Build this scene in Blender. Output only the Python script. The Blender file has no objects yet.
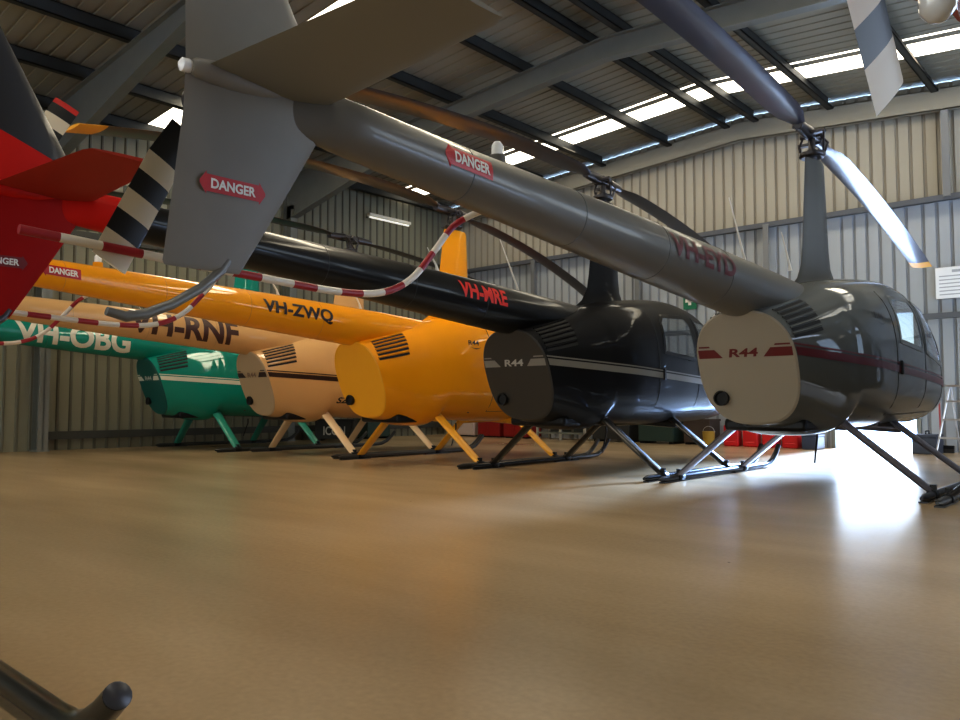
import bpy, bmesh, math, random
from math import sin, cos, pi, radians, sqrt, atan2
from mathutils import Vector, Matrix
random.seed(4)
scene = bpy.context.scene
COL = scene.collection

# ------------------------------------------------------------------ materials
MATS = {}
def new_mat(name):
    m = bpy.data.materials.new(name); m.use_nodes = True
    return m, m.node_tree.nodes, m.node_tree.links
def pbr(name, col, rough=.5, metal=0., coat=0., noise=0., nscale=8., bump=0., bscale=60., spec=.5, emit=0.):
    if name in MATS: return MATS[name]
    m, N, L = new_mat(name)
    b = N['Principled BSDF']
    b.inputs['Base Color'].default_value = (*col, 1)
    b.inputs['Roughness'].default_value = rough
    b.inputs['Metallic'].default_value = metal
    b.inputs['Coat Weight'].default_value = coat
    b.inputs['Coat Roughness'].default_value = .06
    b.inputs['Specular IOR Level'].default_value = spec
    if emit:
        b.inputs['Emission Color'].default_value = (*col, 1); b.inputs['Emission Strength'].default_value = emit
    tc = N.new('ShaderNodeTexCoord')
    if noise:
        n = N.new('ShaderNodeTexNoise'); n.inputs['Scale'].default_value = nscale; n.inputs['Detail'].default_value = 5
        r = N.new('ShaderNodeMapRange'); r.inputs[3].default_value = 1-noise; r.inputs[4].default_value = 1+noise
        x = N.new('ShaderNodeMix'); x.data_type = 'RGBA'; x.blend_type = 'MULTIPLY'; x.inputs[0].default_value = 1
        x.inputs[6].default_value = (*col, 1)
        L.new(tc.outputs['Object'], n.inputs['Vector']); L.new(n.outputs['Fac'], r.inputs[0])
        L.new(r.outputs[0], x.inputs[7]); L.new(x.outputs[2], b.inputs['Base Color'])
    if bump:
        n = N.new('ShaderNodeTexNoise'); n.inputs['Scale'].default_value = bscale
        bp = N.new('ShaderNodeBump'); bp.inputs['Strength'].default_value = bump; bp.inputs['Distance'].default_value = .01
        L.new(tc.outputs['Object'], n.inputs['Vector']); L.new(n.outputs['Fac'], bp.inputs['Height']); L.new(bp.outputs[0], b.inputs['Normal'])
    MATS[name] = m
    return m
def paint(name, col, rough=.5, coat=1., noise=.05):
    m = pbr(name, col, rough, 0, coat, noise, 3., spec=.15)
    m.node_tree.nodes['Principled BSDF'].inputs['Coat Roughness'].default_value = .03
    m.node_tree.nodes['Principled BSDF'].inputs['Coat IOR'].default_value = 1.45
    return m
def glass_mat():
    m, N, L = new_mat('glass_pane')
    N.clear()
    o = N.new('ShaderNodeOutputMaterial'); t = N.new('ShaderNodeBsdfTransparent'); t.inputs[0].default_value = (.72, .76, .8, 1)
    g = N.new('ShaderNodeBsdfGlossy'); g.inputs['Roughness'].default_value = .03
    lw = N.new('ShaderNodeLayerWeight'); lw.inputs[0].default_value = .5; f = N.new('ShaderNodeMath'); f.operation = 'POWER'; f.inputs[1].default_value = 3.5; L.new(lw.outputs['Facing'], f.inputs[0])
    x = N.new('ShaderNodeMixShader'); L.new(f.outputs[0], x.inputs[0]); L.new(t.outputs[0], x.inputs[1]); L.new(g.outputs[0], x.inputs[2]); L.new(x.outputs[0], o.inputs[0])
    return m
GLASS = glass_mat()
def floor_mat():
    m, N, L = new_mat('polished_concrete'); b = N['Principled BSDF']
    tc = N.new('ShaderNodeTexCoord')
    mp = N.new('ShaderNodeMapping'); mp.inputs['Scale'].default_value = (.22, .95, 1); mp.inputs['Rotation'].default_value = (0, 0, -.65)
    n1 = N.new('ShaderNodeTexNoise'); n1.inputs['Scale'].default_value = .9; n1.inputs['Detail'].default_value = 4; n1.inputs['Roughness'].default_value = .5
    n2 = N.new('ShaderNodeTexNoise'); n2.inputs['Scale'].default_value = 45; n2.inputs['Detail'].default_value = 3
    r = N.new('ShaderNodeValToRGB')
    r.color_ramp.elements[0].position = .30; r.color_ramp.elements[0].color = (.37, .265, .145, 1)
    r.color_ramp.elements[1].position = .74; r.color_ramp.elements[1].color = (.60, .445, .265, 1)
    L.new(tc.outputs['Object'], mp.inputs[0]); L.new(mp.outputs[0], n1.inputs['Vector']); L.new(n1.outputs['Fac'], r.inputs[0])
    L.new(tc.outputs['Object'], n2.inputs['Vector'])
    rg = N.new('ShaderNodeMapRange'); rg.inputs[3].default_value = .86; rg.inputs[4].default_value = 1.12; L.new(n2.outputs['Fac'], rg.inputs[0])
    x = N.new('ShaderNodeMix'); x.data_type = 'RGBA'; x.blend_type = 'MULTIPLY'; x.inputs[0].default_value = 1
    L.new(r.outputs[0], x.inputs[6]); L.new(rg.outputs[0], x.inputs[7]); 
    # dark specks
    v = N.new('ShaderNodeTexVoronoi'); v.inputs['Scale'].default_value = 2.2; L.new(tc.outputs['Object'], v.inputs['Vector'])
    lt = N.new('ShaderNodeMapRange'); lt.inputs[1].default_value = .012; lt.inputs[2].default_value = .022; lt.inputs[3].default_value = .25; lt.inputs[4].default_value = 1
    L.new(v.outputs['Distance'], lt.inputs[0])
    y = N.new('ShaderNodeMix'); y.data_type = 'RGBA'; y.blend_type = 'MULTIPLY'; y.inputs[0].default_value = 1
    L.new(x.outputs[2], y.inputs[6]); L.new(lt.outputs[0], y.inputs[7]); L.new(y.outputs[2], b.inputs['Base Color'])
    rr = N.new('ShaderNodeMapRange'); rr.inputs[3].default_value = .21; rr.inputs[4].default_value = .30; L.new(n1.outputs['Fac'], rr.inputs[0]); L.new(rr.outputs[0], b.inputs['Roughness'])
    b.inputs['Specular IOR Level'].default_value = .36
    bp = N.new('ShaderNodeBump'); bp.inputs['Strength'].default_value = .06; bp.inputs['Distance'].default_value = .002
    L.new(n2.outputs['Fac'], bp.inputs['Height']); L.new(bp.outputs[0], b.inputs['Normal'])
    return m

# ------------------------------------------------------------------ mesh helpers
class MB:
    def __init__(s): s.v = []; s.f = []; s.m = []
    def add(s, vs, fs, mi=0):
        o = len(s.v); s.v += [tuple(v) for v in vs]
        for f in fs: s.f.append(tuple(i+o for i in f)); s.m.append(mi)
    def box(s, a, b, mi=0):
        x0,y0,z0 = a; x1,y1,z1 = b
        s.add([(x0,y0,z0),(x1,y0,z0),(x1,y1,z0),(x0,y1,z0),(x0,y0,z1),(x1,y0,z1),(x1,y1,z1),(x0,y1,z1)],
              [(0,3,2,1),(4,5,6,7),(0,1,5,4),(1,2,6,5),(2,3,7,6),(3,0,4,7)], mi)
    def obox(s, c, ax, ay, az, mi=0):
        c, ax, ay, az = map(Vector, (c, ax, ay, az))
        vs = [c+sx*ax+sy*ay+sz*az for sz in (-1,1) for sx,sy in ((-1,-1),(1,-1),(1,1),(-1,1))]
        s.add(vs, [(0,3,2,1),(4,5,6,7),(0,1,5,4),(1,2,6,5),(2,3,7,6),(3,0,4,7)], mi)
    def tube(s, pts, r, n=12, caps=True, mi=0, band=None, flat=None):
        pts = [Vector(p) for p in pts]; K = len(pts)
        rs = r if isinstance(r, (list, tuple)) else [r]*K
        T = []
        for i in range(K):
            a = pts[max(i-1,0)]; b = pts[min(i+1,K-1)]; T.append((b-a).normalized())
        up = Vector((0,0,1)) if abs(T[0].z) < .9 else Vector((1,0,0))
        if flat is not None: up = Vector(flat[0])
        u = (up - T[0]*up.dot(T[0])).normalized()
        rings = []; vs = []
        for i in range(K):
            u = (u - T[i]*u.dot(T[i])).normalized(); w = T[i].cross(u)
            k = 1 if flat is None else flat[1]
            for j in range(n):
                a = 2*pi*j/n; vs.append(pts[i] + rs[i]*(u*cos(a) + w*sin(a)*k))
        o = len(s.v); s.v += [tuple(v) for v in vs]
        L = 0
        for i in range(K-1):
            q = mi
            if band: q = int((L + (pts[i+1]-pts[i]).length/2)/band) % 2
            L += (pts[i+1]-pts[i]).length
            for j in range(n):
                s.f.append((o+i*n+j, o+i*n+(j+1)%n, o+(i+1)*n+(j+1)%n, o+(i+1)*n+j)); s.m.append(q)
        if caps:
            s.f.append(tuple(o+j for j in range(n))[::-1]); s.m.append(mi)
            s.f.append(tuple(o+(K-1)*n+j for j in range(n))); s.m.append(q if band else mi)
    def loft(s, rings, closed=True, caps=True, mi=0):
        n = len(rings[0]); o = len(s.v)
        for r in rings: s.v += [tuple(p) for p in r]
        for i in range(len(rings)-1):
            for j in range(n if closed else n-1):
                s.f.append((o+i*n+j, o+i*n+(j+1)%n, o+(i+1)*n+(j+1)%n, o+(i+1)*n+j)); s.m.append(mi)
        if caps and closed:
            s.f.append(tuple(o+j for j in range(n))[::-1]); s.m.append(mi)
            s.f.append(tuple(o+(len(rings)-1)*n+j for j in range(n))); s.m.append(mi)
    def lathe(s, prof, c=(0,0,0), n=16, axis='z', mi=0):
        rings = []
        for r, h in prof:
            ring = []
            for j in range(n):
                a = 2*pi*j/n
                if axis == 'z': p = (c[0]+r*cos(a), c[1]+r*sin(a), c[2]+h)
                elif axis == 'x': p = (c[0]+h, c[1]+r*cos(a), c[2]+r*sin(a))
                else: p = (c[0]+r*sin(a), c[1]+h, c[2]+r*cos(a))
                ring.append(p)
            rings.append(ring)
        s.loft(rings, mi=mi)
    def build(s, name, mats, parent=None, smooth=True, angle=40, bevel=0., recalc=True):
        me = bpy.data.meshes.new(name); me.from_pydata(s.v, [], s.f)
        mats = mats if isinstance(mats, (list, tuple)) else [mats]
        for m in mats: me.materials.append(m)
        for p, q in zip(me.polygons, s.m): p.material_index = q
        if recalc:
            bm = bmesh.new(); bm.from_mesh(me); bmesh.ops.recalc_face_normals(bm, faces=bm.faces); bm.to_mesh(me); bm.free()
        if smooth:
            me.polygons.foreach_set('use_smooth', [True]*len(me.polygons))
            try: me.set_sharp_from_angle(angle=radians(angle))
            except Exception: pass
        o = bpy.data.objects.new(name, me); COL.objects.link(o)
        if parent: o.parent = parent
        if bevel:
            b = o.modifiers.new('bevel', 'BEVEL'); b.width = bevel; b.segments = 2; b.limit_method = 'ANGLE'
        return o
def tag(o, label, cat, group=None):
    o['label'] = label; o['category'] = cat
    if group: o['group'] = group
    return o
def thing(name, label, cat, loc=(0,0,0), rz=0, group=None):
    o = bpy.data.objects.new(name, None); COL.objects.link(o); o.location = loc; o.rotation_euler = (0,0,rz); o.empty_display_size = .2
    return tag(o, label, cat, group)
def struct(o):
    o['kind'] = 'structure'; return o

def text_mesh(txt, w=None, h=None, bold=0., cuts=0):
    """flat text as (verts, faces) centred on the origin, scaled to width w / height h"""
    cu = bpy.data.curves.new('lettering', 'FONT'); cu.body = txt; cu.size = 1; cu.offset = bold; cu.fill_mode = 'FRONT' if hasattr(cu, 'fill_mode') else 'FRONT'
    cu.resolution_u = 4
    ob = bpy.data.objects.new('lettering', cu); COL.objects.link(ob)
    dg = bpy.context.evaluated_depsgraph_get()
    me = bpy.data.meshes.new_from_object(ob.evaluated_get(dg))
    bm = bmesh.new(); bm.from_mesh(me)
    bpy.data.objects.remove(ob); bpy.data.curves.remove(cu); bpy.data.meshes.remove(me)
    xs = [v.co.x for v in bm.verts]; ys = [v.co.y for v in bm.verts]
    x0,x1,y0,y1 = min(xs),max(xs),min(ys),max(ys)
    sx = w/(x1-x0) if w else None; sy = h/(y1-y0) if h else None
    if sx is None: sx = sy
    if sy is None: sy = sx
    for v in bm.verts: v.co = Vector(((v.co.x-(x0+x1)/2)*sx, (v.co.y-(y0+y1)/2)*sy, 0))
    H = (y1-y0)*sy
    for k in range(cuts):
        y = -H/2 + H*(k+1)/(cuts+1)
        bmesh.ops.bisect_plane(bm, geom=bm.verts[:]+bm.edges[:]+bm.faces[:], plane_co=(0,y,0), plane_no=(0,1,0))
    bm.verts.index_update()
    vs = [tuple(v.co) for v in bm.verts]; fs = [tuple(v.index for v in f.verts) for f in bm.faces]
    bm.free()
    return vs, fs

def interp(tab, x):
    """monotone cubic interpolation of rows [x, a, b, ...]"""
    n = len(tab)
    if x <= tab[0][0]: return tab[0][1:]
    if x >= tab[-1][0]: return tab[-1][1:]
    i = 0
    while tab[i+1][0] < x: i += 1
    out = []
    for k in range(1, len(tab[0])):
        def d(j): return (tab[j+1][k]-tab[j][k])/(tab[j+1][0]-tab[j][0])
        def m(j):
            if j == 0: return d(0)
            if j == n-1: return d(n-2)
            a, b = d(j-1), d(j)
            return 0 if a*b <= 0 else 2*a*b/(a+b)
        h = tab[i+1][0]-tab[i][0]; t = (x-tab[i][0])/h
        out.append((2*t**3-3*t*t+1)*tab[i][k] + (t**3-2*t*t+t)*h*m(i) + (-2*t**3+3*t*t)*tab[i+1][k] + (t**3-t*t)*h*m(i+1))
    return out

# ------------------------------------------------------------------ shared materials
M_dark = pbr('dark_steel', (.012,.012,.013), .45, .6)
M_hub = pbr('hub_metal', (.09,.085,.09), .35, .9)
M_grey = pbr('skid_grey_metal', (.075,.075,.085), .35, .4)
M_alu = pbr('bare_aluminium', (.55,.55,.56), .35, .9)
M_white = pbr('white_plastic', (.75,.72,.66), .4)
M_red = pbr('signal_red', (.45,.012,.015), .4)
M_guard_red = pbr('guard_red', (.33,.012,.02), .4)
M_guard_white = pbr('guard_white', (.72,.66,.56), .4)
M_blade = pbr('blade_dark', (.035,.033,.038), .3, 0, .3)
M_yel_tip = pbr('blade_tip_yellow', (.75,.36,.03), .5)
M_tr_black = pbr('tail_blade_black', (.008,.008,.008), .45)
M_tr_white = pbr('tail_blade_cream', (.70,.62,.46), .45)
M_tr_red = pbr('tail_blade_red', (.55,.02,.012), .45)
M_lens = pbr('clear_lens', (.8,.8,.78), .1, 0, .5)
M_rubber = pbr('black_rubber', (.01,.01,.01), .7)
M_seat = pbr('seat_fabric', (.05,.045,.04), .9)

# ------------------------------------------------------------------ helicopter
SEC = [  # x, halfwidth, z bottom, z of widest, z top, n upper, n lower
 (-1.54,.392,.555,1.02,1.42,2.4,2.7),
 (-1.2,.47,.50,1.0,1.53,2.6,2.9),
 (-.84,.55,.455,1.0,1.66,2.7,3.0),
 (-.73,.57,.455,1.0,1.70,2.7,3.0),
 (-.68,.585,.545,1.0,1.715,2.7,2.9),
 (-.3,.645,.515,1.0,1.80,2.8,2.9),
 (.3,.675,.495,1.0,1.885,2.8,2.8),
 (.8,.685,.485,1.0,1.925,2.8,2.7),
 (1.2,.685,.49,.98,1.885,2.8,2.6),
 (1.55,.67,.495,.95,1.735,2.7,2.6),
 (1.9,.615,.51,.90,1.47,2.5,2.5),
 (2.2,.51,.535,.84,1.20,2.3,2.4),
 (2.45,.35,.59,.78,.97,2.1,2.2),
 (2.57,.20,.65,.75,.85,2.1,2.1),
 (2.61,.04,.72,.745,.77,2,2)]
XR = -1.54
def shear(x, z):
    t = min(max((-.80-x)/.76, 0), 1); t = t*t*(3-2*t)
    return -.36*(z-1.0)*t
def surf(x, a, off=0.):
    w, zb, zc, zt, nu, nl = interp(SEC, x)
    c, s = cos(a), sin(a)
    n = nu if s >= 0 else nl; h = (zt-zc) if s >= 0 else (zc-zb)
    y = (w+off)*math.copysign(abs(c)**(2/n), c); z = zc + (h+off)*math.copysign(abs(s)**(2/n), s)
    return Vector((x+shear(x, z), y, z))
def side_y(x, z, off=0.):
    w, zb, zc, zt, nu, nl = interp(SEC, x)
    n, h = (nu, zt-zc) if z >= zc else (nl, zc-zb)
    q = min(abs(z-zc)/h, 1)
    return w*(max(1-q**n, 0))**(1/n) + off
def side_pt(x, z, sgn, off=.003):
    return Vector((x+shear(x, z), sgn*side_y(x, z, off), z))
def inside(p, poly):
    r = False; j = len(poly)-1
    for i in range(len(poly)):
        xi, zi = poly[i]; xj, zj = poly[j]
        if (zi > p[1]) != (zj > p[1]) and p[0] < (xj-xi)*(p[1]-zi)/(zj-zi)+xi: r = not r
        j = i
    return r
WIN_R = [(.14,1.26),(.82,1.21),(.82,1.62),(.74,1.69),(.28,1.67),(.19,1.60)]
WIN_F = [(.95,1.20),(1.56,1.11),(1.53,1.42),(1.42,1.58),(1.24,1.67),(.98,1.69)]
WSH = [(1.63,1.10),(2.7,.98),(2.7,2.3),(1.12,2.3),(1.22,1.78),(1.58,1.50)]
def boom_axis(x):   # z, r
    t = (-1.3-x)/4.77
    z = 1.565 + .306*t
    r = interp([(-6.1,.098),(-5,.122),(-3.2,.18),(-2.1,.208),(-1.2,.225)], x)[0]
    return z, r
def boom_pt(x, phi, sgn, off=.003):
    z, r = boom_axis(x)
    return Vector((x, sgn*(r+off)*cos(phi), z+(r+off)*sin(phi)))

def foil(c, th, n=14):
    pts = []
    for i in range(n):
        a = 2*pi*i/n
        x = cos(a); t = sin(a)
        pts.append((c*x/2, th/2*t*(1-.45*(-x) if x < 0 else 1)*(1 if x > 0 else (1+x*.55))))
    return pts

def fin_section(x_le, x_te, z, th, n=16):
    ring = []
    c = x_le-x_te
    for i in range(n):
        a = 2*pi*i/n
        u = (1+cos(a))/2                   # 1 = leading edge
        t = th/2*sin(a)*(.35+.65*sqrt(max(u,0))*1.0)
        ring.append((x_te+c*u, t, z))
    return ring

def add_strip(mb, poly, sgn, w, off, mi=0):
    # closed frame strip following the fuselage surface around a polygon in (x, z)
    P = []
    for i in range(len(poly)):
        a = Vector(poly[i]); b = Vector(poly[(i+1) % len(poly)]); n = max(2, int((b-a).length/.04))
        for k in range(n): P.append(a+(b-a)*k/n)
    c = sum(P, Vector((0,0)))/len(P)
    K = len(P); vs = []
    for i in range(K):
        t = (P[(i+1)%K]-P[i-1]).normalized(); nrm = Vector((t.y, -t.x))
        if nrm.dot(P[i]-c) < 0: nrm = -nrm
        for q, of in ((-w, off), (w*.9, off), (w, 0)):
            s_ = P[i]+nrm*q
            vs.append(side_pt(s_.x, s_.y, sgn, of))
    fs = []
    for i in range(K):
        j = (i+1) % K
        for e in range(2): fs.append((i*3+e, i*3+e+1, j*3+e+1, j*3+e))
    mb.add(vs, fs, mi)

def helicopter(label, R, F, yaw, c, reg, regw, regh, regx, blade_dir, tail_dir, **kw):
    root = thing('helicopter', label, 'helicopter', (R, F, 0), pi/2+yaw, 'helicopters parked side by side in the hangar')
    body = c['body']
    # ---- fuselage with window openings
    NX, NA = 118, 112
    xs = [-1.54+4.15*(1-(1-i/(NX-1))**1.25) for i in range(NX)]
    fu, gl = MB(), MB()
    grid = [[surf(x, 2*pi*j/NA) for j in range(NA)] for x in xs]
    fu.v = [tuple(p) for r in grid for p in r]; gl.v = list(fu.v)
    for i in range(NX-1):
        for j in range(NA):
            q = (i*NA+j, i*NA+(j+1)%NA, (i+1)*NA+(j+1)%NA, (i+1)*NA+j)
            m = sum((Vector(fu.v[k]) for k in q), Vector())/4
            p = (m.x, m.z)
            g = inside(p, WIN_R) or inside(p, WIN_F) or (inside(p, WSH) and abs(m.y) > .025)
            (gl if g else fu).f.append(q); (gl if g else fu).m.append(0)
    k = (NX-1)*NA
    fu.f.append(tuple(k+j for j in range(NA))); fu.m.append(0)
    fus = fu.build('fuselage', body, root, angle=50, recalc=True)
    g = gl.build('window_glass', GLASS, fus, recalc=True)
    for o in (fus, g):
        bm = bmesh.new(); bm.from_mesh(o.data); bmesh.ops.delete(bm, geom=[v for v in bm.verts if not v.link_faces], context='VERTS'); bm.to_mesh(o.data); bm.free()
    for sg in (-1, 1):
        for poly in (WIN_R, WIN_F):
            fr = MB(); add_strip(fr, poly, sg, .022, .006); fr.build('window_frame', body, fus, recalc=False)
    # door outline, handle, hinge dots
    for sg in (-1, 1):
        for (a, b) in (((.885,.62),(.885,1.76)), ((.02,.62),(.02,1.70)), ((.02,.62),(1.5,.64)), ((1.60,.66),(1.60,1.4))):
            dl = MB(); pts = [side_pt(a[0]+(b[0]-a[0])*t/14, a[1]+(b[1]-a[1])*t/14, sg, .001) for t in range(15)]
            dl.tube(pts, .0035, 5); dl.build('door_seam', pbr('seam_dark', (.012,.012,.012), .6), fus)
    for sg in (-1, 1):
        h = MB(); p = side_pt(.10, 1.03, sg, .012); h.obox(p, (.02,0,0), (0,.01,0), (0,0,.06)); h.build('door_handle', M_dark, fus, bevel=.006)
    # seats seen through the glazing
    for x0 in (-.25, .95):
        for sg in (-1, 1):
            s = MB(); s.obox((x0-.08, sg*.3, .86), (.05,0,-.012), (0,.22,0), (-.06,0,.26)); s.obox((x0+.18, sg*.3, .68), (.25,0,.02), (0,.22,0), (0,0,.06))
            s.build('seat', M_seat, root, bevel=.04)
    # ---- rear cowl face
    n = 96; ring = [surf(XR-.002, 2*pi*j/n) for j in range(n)]
    ctr = Vector((XR-.002+shear(XR, 1.0), 0, 1.0))
    fc = MB()
    inner = [ctr+(p-ctr)*.965+Vector((-.012,0,0)) for p in ring]
    fc.loft([ring, inner], caps=False); o_ = len(fc.v); fc.add([p for p in inner], [tuple(range(n))])
    face = fc.build('cowl_face', c['face'], root, angle=30)
    def face_pt(u, v, off=.016):        # u to the right as seen from behind, v = z
        return Vector((XR-.002+shear(XR, v)-off, -u, v))
    if c.get('stripe'):
        for sgn, ua, ub in ((-1, .365, .17), (1, .37, .15)):
            z0, z1 = 1.07, 1.135
            zz = 1.15; st = MB()
            st.add([face_pt(sgn*ua, z0), face_pt(sgn*ub, z0), face_pt(sgn*(ub+.06), z1), face_pt(sgn*ua, z1)], [(0,1,2,3)])
            st.add([face_pt(sgn*(ua-.01), zz), face_pt(sgn*(ub+.09), zz), face_pt(sgn*(ub+.10), zz+.012), face_pt(sgn*(ua-.012), zz+.012)], [(0,1,2,3)])
            st.build('face_stripe', c['stripe'], face, recalc=False)
    if c.get('badge'):
        vs, fs = text_mesh('R44', w=.225, h=.064, bold=.03)
        t = MB(); t.add([face_pt(x+y*.25, 1.105+y) for x, y, _ in vs], fs); t.build('model_badge', c['badge'], face, recalc=False, smooth=False)
    ex = MB(); ex.lathe([(.045,-.0),(.058,-.015),(.06,-.055),(.05,-.055),(.045,-.03)], c=tuple(face_pt(-.23, .76, 0)), axis='x', n=18)
    ex.build('exhaust_pipe', M_rubber, face)
    # ---- side stripe
    if c.get('stripe'):
        for sg in (-1, 1):
            st = MB()
            for dz, hh in ((0,.062), (.076,.014)):
                A = []
                for i in range(61):
                    x = -1.535+(3.73)*i/60; z = 1.10-.055*(x+1.46)
                    for e in range(4): A.append(side_pt(x, z-.03+dz+hh*e/3, sg, .004))
                st.add(A, [(i*4+e, i*4+e+1, i*4+e+5, i*4+e+4) for i in range(60) for e in range(3)])
            st.build('side_stripe', c['stripe'], fus, recalc=False)
    if c.get('cowl_mark'):
        vs, fs = text_mesh('SZ', w=.17, h=.085, bold=.03)
        for sg in (-1, 1):
            t = MB(); t.add([side_pt(-.52-sg*x+y*.3, .765+y, sg, .004) for x, y, _ in vs], fs); t.build('cowl_mark', c['cowl_mark'], fus, recalc=False, smooth=False)
    if c.get('logo'):
        vs, fs = text_mesh('R44', w=.17, h=.06, bold=.015)
        for sg in (-1, 1):
            t = MB(); t.add([side_pt(-.27-sg*x+y*.2, 1.455+y, sg, .004) for x, y, _ in vs], fs)
            lg = t.build('side_logo', c['logo'], fus, recalc=False, smooth=False)
            t = MB(); A = []
            for i in range(13):
                u = -1+i/6; zc_ = 1.405-.022*(1-u*u)
                for e in (-1, 1): A.append(side_pt(-.25+.09*u, zc_+e*.006*(1.05-abs(u)), sg, .004))
            t.add(A, [(i*2, i*2+1, i*2+3, i*2+2) for i in range(12)]); t.build('logo_swoosh', c['logo'], lg, recalc=False, smooth=False)
    # ---- cooling louvres
    for sg in (-1, 1):
        lv = MB()
        for k in range(6):
            a0 = radians(21+k*7.3)
            A = []
            for i in range(9):
                x = -1.50+.36*i/8+.012*k
                for da in (0, radians(3.4)):
                    p = surf(x, a0+da+i*.006, .004); A.append(Vector((p.x, p.y*sg*1, p.z)))
            lv.add(A, [(i*2, i*2+1, i*2+3, i*2+2) for i in range(8)])
            lip = [Vector((surf(-1.50+.36*i/8+.012*k, a0+radians(4.9)+i*.006, .006).x, surf(-1.50+.36*i/8+.012*k, a0+radians(4.9)+i*.006, .006).y*sg, surf(-1.50+.36*i/8+.012*k, a0+radians(4.9)+i*.006, .006).z)) for i in range(9)]
            lv.tube(lip, .007, 6, mi=1)
        lv.build('cooling_louvre', [M_rubber, body], fus, recalc=False)
    # ---- mast fairing, mast, hub, blades
    mf = MB()
    rings = []
    for z, ch, th, xo in ((1.72,1.00,.46,-.10),(1.82,.78,.30,-.05),(1.95,.62,.22,-.03),(2.12,.56,.195,-.02),(2.5,.49,.17,0),(2.93,.41,.14,.02),(2.96,.38,.12,.02)):
        rings.append([(xo+x, y, z) for x, y in foil(ch, th, 20)])
    mf.loft(rings); mf.build('mast_fairing', c.get('fairing', body), root)
    ms = MB(); ms.lathe([(.045,2.94),(.045,3.06),(.03,3.06),(.03,3.24),(.02,3.26)], n=14)
    hub_root = ms.build('rotor_mast', M_hub, root)
    e = Vector((cos(blade_dir), sin(blade_dir), 0)); s_ = Vector((-e.y, e.x, 0)); Z = Vector((0,0,1))
    hb = MB()
    hb.lathe([(.10,2.985),(.115,3.0),(.115,3.03),(.06,3.045)], n=18)         # swashplate
    hb.obox(Vector((0,0,3.20)), e*.17, s_*.045, Z*.035)
    hb.tube([Vector((0,0,3.2))-s_*.10, Vector((0,0,3.2))+s_*.10], .03, 10)
    for q in (-1, 1):
        hb.tube([e*(q*.12)+Z*3.2, e*(q*.40)+Z*3.195], [.06,.045], 12)
        hb.obox(e*(q*.17)+s_*(q*.11)+Z*3.17, e*.03, s_*.06, Z*.014)
        hb.tube([s_*(q*.10)+Z*3.02, e*(q*.17)+s_*(q*.155)+Z*3.17], .011, 7)
        hb.tube([s_*(-q*.1)+e*.03+Z*3.02, s_*(-q*.13)+e*.05+Z*3.12, s_*(-q*.08)+Z*3.18], .012, 7)
        hb.lathe([(.03,-.02),(.034,0),(.03,.03)], c=tuple(e*(q*.30)+s_*.05+Z*3.22), n=10)
    hb.build('rotor_hub', [M_hub], root, bevel=.004)
    for q in (1, -1):
        bl = MB(); rings = []
        rs = [.36,.45,.6,.8]+[.8+(4.8-.8)*i/22 for i in range(1,23)]+[4.801,5.03]
        for r in rs:
            k = min(1, max(0, (r-.36)/.3)); ch = .10+.154*k; th = .045*(1-k)+.03*k
            zz = 3.195-kw.get('droop', .5)*((r-.3)/4.73)**2-q*kw.get('teeter', .051)*r
            ring = []
            pitch = radians(4)
            for x, y in foil(ch, th, 12):
                ring.append(e*(q*r)+s_*(q*(x*cos(pitch)))+Z*(zz+y+x*q*0+x*sin(pitch)))
            rings.append(ring)
        bl.loft(rings[:-2]); bl.loft(rings[-2:], mi=1)
        bl.build('rotor_blade', [c.get('blade', M_blade), M_yel_tip], root, angle=35)
    # ---- tail boom
    tb = MB(); rings = []
    X = [-.35-.125*i for i in range(41)]+[-5.43,-5.50,-5.58,-5.66]
    for x in X:
        z, r = boom_axis(x); q = {-5.43:.9,-5.50:.7,-5.58:.42,-5.66:.2}.get(x, 1); rings.append([(x, q*r*cos(a), z+r*sin(a)) for a in [2*pi*j/32 for j in range(32)]])
    tb.loft(rings)
    if c.get('tail_end'):
        for i, f in enumerate(tb.f):
            if min(tb.v[k][0] for k in f) < -5.30+.6*(sum(tb.v[k][2] for k in f)/len(f)-boom_axis(-5.3)[0]): tb.m[i] = 1
    boom = tb.build('tail_boom', [c.get('boom', body), c.get('tail_end', body)], root)
    cz, cr = boom_axis(-5.95)
    ec = MB(); ec.lathe([(.015,-5.70),(.035,-5.78),(.045,-5.90),(.042,-5.98),(.034,-6.04),(.024,-6.055)], c=(0,-.01,cz+.003), axis='x', n=20); ec.build('tail_cone_cap', c.get('tail_end', c.get('fin', body)), boom)
    tl = MB(); tl.lathe([(.022,-6.05),(.026,-6.065),(.023,-6.085),(.007,-6.095)], c=(0,0,cz+.003), axis='x', n=14); tl.build('tail_light', M_lens, boom)
    for x in (-2.2,-3.05,-3.9,-4.75):
        z, r = boom_axis(x); rb = MB(); rb.lathe([(r+.0005,-.004),(r+.0022,-.003),(r+.0022,.003),(r+.0005,.004)], c=(x,0,z), axis='x', n=32)
        rb.build('boom_seam', pbr('seam_'+c['key'], tuple(v*.8 for v in c['rgb']), .4), boom)
    if reg:
        for sg in (-1, 1):
            vs, fs = text_mesh(reg, w=regw, h=regh, bold=kw.get('bold', .035), cuts=9)
            t = MB(); x0 = regx
            z0, r0 = boom_axis(x0)
            ph0 = kw.get('regphi', .12)
            t.add([boom_pt(x0 - sg*x, ph0+y/r0, sg, .004) for x, y, _ in vs], fs)
            t.build('registration_letters', c['reg'], boom, recalc=False, smooth=False)
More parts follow.
